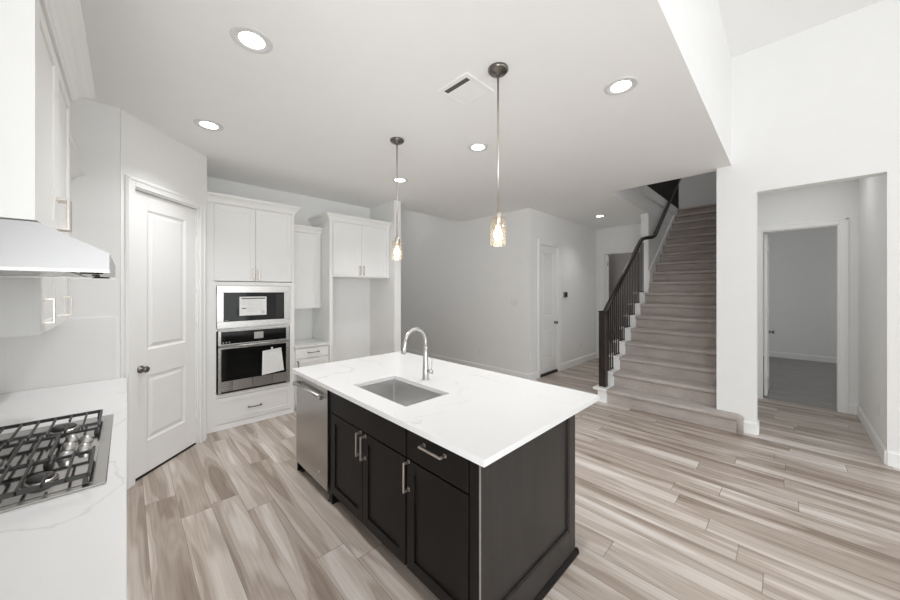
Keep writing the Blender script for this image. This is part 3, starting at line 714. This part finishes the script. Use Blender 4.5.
for x in (dx0 + 0.03, dx1 - 0.03): MB().lathe([(0, 0), (0.018, 0), (0.018, 0.012), (0.008, 0.016), (0.008, 0.07), (0, 0.07)], (x, 0.015, 0.0), 14).build('foot', BLACK, t)

# sink
t = thing('undermount_sink', 'stainless single bowl sink set under the island counter', 'sink', ((HX0 + HX1) / 2, (HY0 + HY1) / 2, 0.66))
sx, sy, D = (HX1 - HX0) / 2 - 0.001, (HY1 - HY0) / 2 - 0.001, 0.2235
m = MB()
for k, (ix, iy, z) in enumerate([(sx, sy, D), (sx - 0.006, sy - 0.006, 0.03), (sx - 0.03, sy - 0.03, 0.006)]):
    pass
def rring(ix, iy, z, r, n=5):
    out = []
    for cx_, cy_, a0_ in ((ix - r, iy - r, 0), (-ix + r, iy - r, 90), (-ix + r, -iy + r, 180), (ix - r, -iy + r, 270)):
        for i in range(n + 1):
            a = R(a0_ + 90 * i / n); out.append(m.bm.verts.new((cx_ + r * math.cos(a), cy_ + r * math.sin(a), z)))
    return out
rings = [rring(sx - 0.0, sy - 0.0, D - 0.002, 0.012), rring(sx - 0.004, sy - 0.004, 0.035, 0.014), rring(sx - 0.012, sy - 0.012, 0.012, 0.02), rring(sx - 0.035, sy - 0.035, 0.004, 0.03)]
orings = [rring(sx + 0.004, sy + 0.004, D - 0.002, 0.014), rring(sx + 0.003, sy + 0.003, 0.0, 0.018)]
for a, b in zip(rings, rings[1:]):
    for k in range(len(a)): m.bm.faces.new((a[k], b[k], b[(k + 1) % len(a)], a[(k + 1) % len(a)]))
m.bm.faces.new(rings[-1])
for k in range(len(rings[0])):
    k2 = (k + 1) % len(rings[0]); m.bm.faces.new((orings[0][k], rings[0][k], rings[0][k2], orings[0][k2])); m.bm.faces.new((orings[1][k], orings[0][k], orings[0][k2], orings[1][k2]))
m.bm.faces.new(orings[1][::-1])
m.build('bowl', SINKSTEEL, t)
MB().lathe([(0.0, 0.0045), (0.042, 0.0045), (0.044, 0.007), (0.03, 0.006), (0, 0.005)], (0, 0.06, 0), 22).build('drain', CHROME, t)

# faucet
t = thing('kitchen_faucet', 'brushed nickel gooseneck pull-down faucet behind the sink', 'faucet', (-1.972, 1.664, 0.914))
m = MB(); m.lathe([(0, 0), (0.028, 0), (0.028, 0.006), (0.024, 0.010), (0.0225, 0.10), (0.018, 0.20), (0.0155, 0.26), (0, 0.26)], n=22); m.build('body', CHROME, t)
path = [(0, 0, 0.25)]; rr = 0.098; zc = 0.302
for i in range(0, 15):
    a = R(180 - 168 * i / 14); path.append((0.0, -rr - rr * math.cos(a), zc + rr * math.sin(a)))
path = [(0, 0, 0.25), (0, 0, 0.29)] + path[1:]
MB().tube(path, 0.0135, 14).build('spout', CHROME, t)
p0 = Vector(path[-1]); dv = Vector((0, -0.20, -1)).normalized()
MB().tube([p0, p0 + dv * 0.01, p0 + dv * 0.04, p0 + dv * 0.095, p0 + dv * 0.10], [0.0135, 0.0155, 0.017, 0.0195, 0.015], 16).build('spray_head', CHROME, t)
m = MB(); m.tube([(0.018, 0.006, 0.065), (0.06, 0.02, 0.065)], 0.016, 16); m.build('valve', CHROME, t)
MB().tube([(0.05, 0.017, 0.075), (0.052, 0.018, 0.10), (0.056, 0.02, 0.165)], [0.006, 0.005, 0.004], 10).build('lever', CHROME, t)

# ------------------------------------------------------------------ ceiling fittings
def pendant(x, y, label):
    t = thing('pendant_light', label, 'pendant light', (x, y, 0), group='pendant lights over the island')
    m = MB(); m.lathe([(0, H), (0.066, H), (0.066, H - 0.012), (0.055, H - 0.024), (0.018, H - 0.030), (0.012, H - 0.045), (0, H - 0.045)], n=28); m.build('canopy', DARKMETAL, t)
    MB().tube([(0, 0, H - 0.04), (0, 0, 2.11)], 0.0065, 10).build('stem', NICKEL, t)
    MB().lathe([(0, 2.115), (0.020, 2.115), (0.024, 2.10), (0.024, 2.035), (0.018, 2.028), (0, 2.028)], n=20).build('socket', NICKEL, t)
    m = MB(); m.lathe([(0.024, 2.078), (0.050, 2.078), (0.050, 1.897)], n=28, caps=False); m.build('glass_shade', GLASS, t)
    MB().lathe([(0, 2.028), (0.012, 2.026), (0.014, 2.01), (0.025, 1.985), (0.028, 1.962), (0.022, 1.942), (0.008, 1.932), (0, 1.931)], n=18).build('bulb', BULB, t)
    l = bpy.data.lights.new('bulb_light', 'POINT'); l.energy = PENDANT_W; l.color = (1, 0.82, 0.58); l.shadow_soft_size = 0.03
    lo = bpy.data.objects.new('bulb_light', l); S.collection.objects.link(lo); lo.parent = t; lo.location = (0, 0, 1.915)
pendant(-1.317, 1.728, 'clear glass pendant light over the near end of the island')
pendant(-2.619, 1.853, 'clear glass pendant light over the far end of the island, near the sink')
def downlight(x, y, label, k=1.0):
    t = thing('downlight', label, 'ceiling light', (x, y, H), group='recessed ceiling lights')
    MB().lathe([(0.066, 0.0), (0.066, -0.004), (0.100, -0.006), (0.106, -0.003), (0.106, 0.0)], n=32).build('trim_ring', RING, t)
    MB().lathe([(0, 0), (0.066, 0), (0.066, -0.003), (0, -0.003)], n=32).build('lens', LENS, t)
    l = bpy.data.lights.new('down_light', 'SPOT'); l.energy = DOWNLIGHT_W * 4 * k; l.color = (0.985, 0.99, 1.0); l.shadow_soft_size = 0.07; l.spot_size = R(112); l.spot_blend = 1.0
    lo = bpy.data.objects.new('down_light', l); S.collection.objects.link(lo); lo.parent = t; lo.location = (0, 0, -0.02)
downlight(-2.156, 0.515, 'recessed ceiling light nearest the range hood, upper left')
downlight(-3.529, 0.512, 'recessed ceiling light in front of the pantry wall')
downlight(-0.820, 2.492, 'recessed ceiling light beside the high living area, far right')
downlight(-2.177, 2.526, 'recessed ceiling light between the two pendants, beyond the island')
downlight(-3.544, 2.555, 'recessed ceiling light in front of the refrigerator cabinet')
downlight(-2.546, 6.578, 'recessed ceiling light in the hall near the staircase', 0.45)

t = thing('ceiling_vent', 'square white ceiling air vent beside the near pendant', 'vent', (-1.625, 1.749, H))
m = MB(); a, b = 0.147, 0.112
for bb in ((-a, a, -a, -b), (-a, a, b, a), (-a, -b, -b, b), (b, a, -b, b)): m.box(*bb, -0.008, -0.0002, 0.002)
m.build('frame', TRIM, t)
box('duct_opening', VENTDARK, (-b, b, -b, b, -0.002, -0.0003), t)
for i in range(8):
    y = -b + 0.042 + i * 0.0225; m = MB()
    m.prism([(-b, y, -0.0035), (-b, y + 0.0235, -0.0072), (-b, y + 0.0235, -0.0064), (-b, y, -0.0027)], (2 * b, 0, 0)); m.build('louvre', TRIM, t)

# ------------------------------------------------------------------ wall plates
def plate(name, label, cat, loc, rot, w=0.07, h=0.115, kind='outlet', group=None):
    t = thing(name, label, cat, loc, rot, group)
    MB().box(-w / 2, w / 2, -0.006, 0, -h / 2, h / 2, 0.002).build('cover_plate', PLATE, t)
    if kind == 'outlet':
        for z in (-0.022, 0.022): MB().box(-0.016, 0.016, -0.008, -0.006, z - 0.014, z + 0.014, 0.001).build('socket_face', PLATE, t)
    else:
        k = max(1, round(w / 0.055)); 
        for i in range(k): xx = (i - (k - 1) / 2) * 0.046; MB().box(xx - 0.016, xx + 0.016, -0.010, -0.006, -0.033, 0.033, 0.001).build('rocker', PLATE, t)
plate('light_switch', 'white light switch plate on the wall behind the island', 'light switch', (-3.472, 5.05, 1.39), 0, 0.165, 0.115, 'switch')
plate('power_outlet', 'white power outlet low on the wall behind the island', 'outlet', (-4.30, 5.05, 0.39), 0)
plate('power_outlet', 'white power outlet low on the hall wall right of the narrow door', 'outlet', (-3.17, 7.137, 0.40), 90)
plate('power_outlet', 'white power outlet low on the side wall inside the right opening', 'outlet', (0.645, 5.37, 0.42), -90)
t = thing('thermostat', 'small square dark thermostat on the hall wall beside the narrow door', 'thermostat', (-3.17, 6.39, 1.515), 90)
MB().box(-0.075, 0.075, -0.022, 0, -0.055, 0.055, 0.006).build('case', DARKMETAL, t)
MB().box(-0.06, 0.06, -0.0235, -0.022, -0.042, 0.042, 0.0005).build('screen', BGLASS, t)

# ------------------------------------------------------------------ staircase
NS, RISE, RUN, SY = 18, 0.1955, 0.257, 4.90
SX0, SX1 = -1.795, -0.588
t = thing('staircase', 'carpeted staircase with white side trim and dark railing', 'staircase', (0, 0, 0))
Yi = lambda i: SY + RUN * (i - 1)
for i in range(1, NS + 1):
    z1, z0 = RISE * i, max(0.0, RISE * (i - 1) - 0.16)
    yf, yb = Yi(i), Yi(i + 1) + 0.02
    r = 0.028; prof = [(yb, z0), (yf, z0 if i == 1 else RISE * (i - 1) + 0.0005), (yf, z1 - 2 * r - 0.006)]
    if i > 1: prof = [(yb, z0), (yb - 0.01, z0), (yf, RISE * (i - 1) - 0.01), (yf, z1 - 2 * r - 0.006)]
    for k in range(7):
        a = R(-90 + 180 * k / 6); prof.append((yf - 0.010 - r * math.cos(a), z1 - r + r * math.sin(a)))
    prof += [(yb, z1)]
    m = MB()
    if i == 1:
        yw = 4.998
        m.prism([(SX0, y, z) for y, z in prof], (SX1 - SX0, 0, 0))
        # the bottom step runs on across the wall end, its end rounded
        out = [(SX1, yw)] + [(SX1 + 0.0, yf)]
        p2 = [(min(y, yw), z) for y, z in prof]
        m.prism([(SX1, y, z) for y, z in p2], (0.20, 0, 0))
        m.lathe([(0, 0.0), (0.048, 0.0), (0.048, z1 - 0.05), (0.055, z1 - 0.025), (0.045, z1 - 0.006), (0, z1)], (SX1 + 0.20, yf + 0.046, 0), 20)
    else: m.prism([(SX0, y, z) for y, z in prof], (SX1 - SX0, 0, 0))
    m.build('carpeted_step', CARPET, t)
# white open stringer with tread ends
NB = 8
m = MB()
for i in range(1, NB + 1):
    m.box(-1.922, SX0 - 0.001, Yi(i) - 0.02, Yi(i + 1) - 0.02, 0.0, RISE * i - 0.028)
m.box(-1.922, SX0 - 0.001, Yi(NB + 1) - 0.02, 6.995, 0, RISE * (NB) - 0.028) if Yi(NB + 1) - 0.02 < 6.99 else None
m.build('stringer', TRIM, t)
for i in range(1, NB + 1):
    ye = min(Yi(i + 1) - 0.02, 6.995)
    MB().box(-1.985, SX0 - 0.001, Yi(i) - 0.048, ye, RISE * i - 0.0278, RISE * i + 0.004, 0.006).build('tread_end', TRIM, t)
RX = -1.885
slope = RISE / RUN
railz = lambda y: 1.255 + (y - 5.03) * 0.70 + 0.0
# newel
m = MB(); m.box(RX - 0.048, RX + 0.048, 4.945, 5.041, RISE + 0.0042, 1.285, 0.004); m.build('newel_post', RAILWOOD, t)
MB().box(RX - 0.054, RX + 0.054, 4.939, 5.047, 1.286, 1.305, 0.004).build('newel_cap', RAILWOOD, t)
ra, rb = Vector((RX, 5.03, 1.265)), Vector((RX, 6.74, 2.50))
rz = lambda y: ra.z + (y - ra.y) * (rb.z - ra.z) / (rb.y - ra.y)
for i in range(1, NB + 1):
    for k in range(3):
        y = Yi(i) + 0.035 + k * RUN / 3
        if y < 5.09 or y > 6.95: continue
        zt = rz(y) if y < rb.y else rb.z + 0.02
        bo = MB().box(RX - 0.0075, RX + 0.0075, y - 0.0075, y + 0.0075, RISE * i + 0.0042, zt - 0.02).build('baluster', RAILWOOD, t)
        MB().box(RX - 0.014, RX + 0.014, y - 0.014, y + 0.014, RISE * i + 0.0042, RISE * i + 0.022, 0.003).build('baluster_shoe', RAILWOOD, bo)
WX = -1.745
up0 = Vector((WX, 7.20, 2.70)); up1 = Vector((WX, 9.30, 2.70 + 2.10 * slope))
path = [ra, ra.lerp(rb, 0.5), rb, rb + Vector((0.0, 0.10, 0.055)), Vector((RX + 0.03, 6.92, 2.58)), Vector((WX - 0.02, 7.02, 2.60)), Vector((WX, 7.10, 2.63)), up0, up0.lerp(up1, 0.5), up1]
MB().tube(path, 0.034, 10).build('handrail', RAILWOOD, t)
for y in (7.35, 8.2, 9.1):
    z = 2.70 + (y - 7.20) * slope
    MB().tube([(WX, y, z - 0.03), (WX, y, z - 0.06), (-1.819, y, z - 0.075)], 0.008, 8).build('bracket', DARKMETAL, t)
# slanted skirt on the left stair wall
m = MB(); y0, y1 = 7.0, 9.52
zz = lambda y: (y - SY) * slope
WF = -1.82
m.prism([(WF + 0.0005, y0, zz(y0) + 0.05), (WF + 0.0005, y1, zz(y1) - 0.05), (WF + 0.0005, y1, zz(y1) + 0.20), (WF + 0.0005, y0, zz(y0) + 0.36)], (0.018, 0, 0)); m.build('skirt_board', TRIM, t)

# upper railing along the stair opening
box('fascia_board', TRIM, (-1.845, -1.80, 5.10, 9.25, 3.35, 3.53), t)
y = 5.20
while y < 9.15:
    box('upper_baluster', RAILWOOD, (-1.84, -1.815, y - 0.0125, y + 0.0125, 3.531, 4.40), t); y += 0.10
box('upper_handrail', RAILWOOD, (-1.86, -1.79, 5.101, 9.21, 4.40, 4.455), t, 0.008)
box('upper_newel_post', RAILWOOD, (-1.875, -1.785, 9.215, 9.305, 3.521, 4.55), t, 0.004)
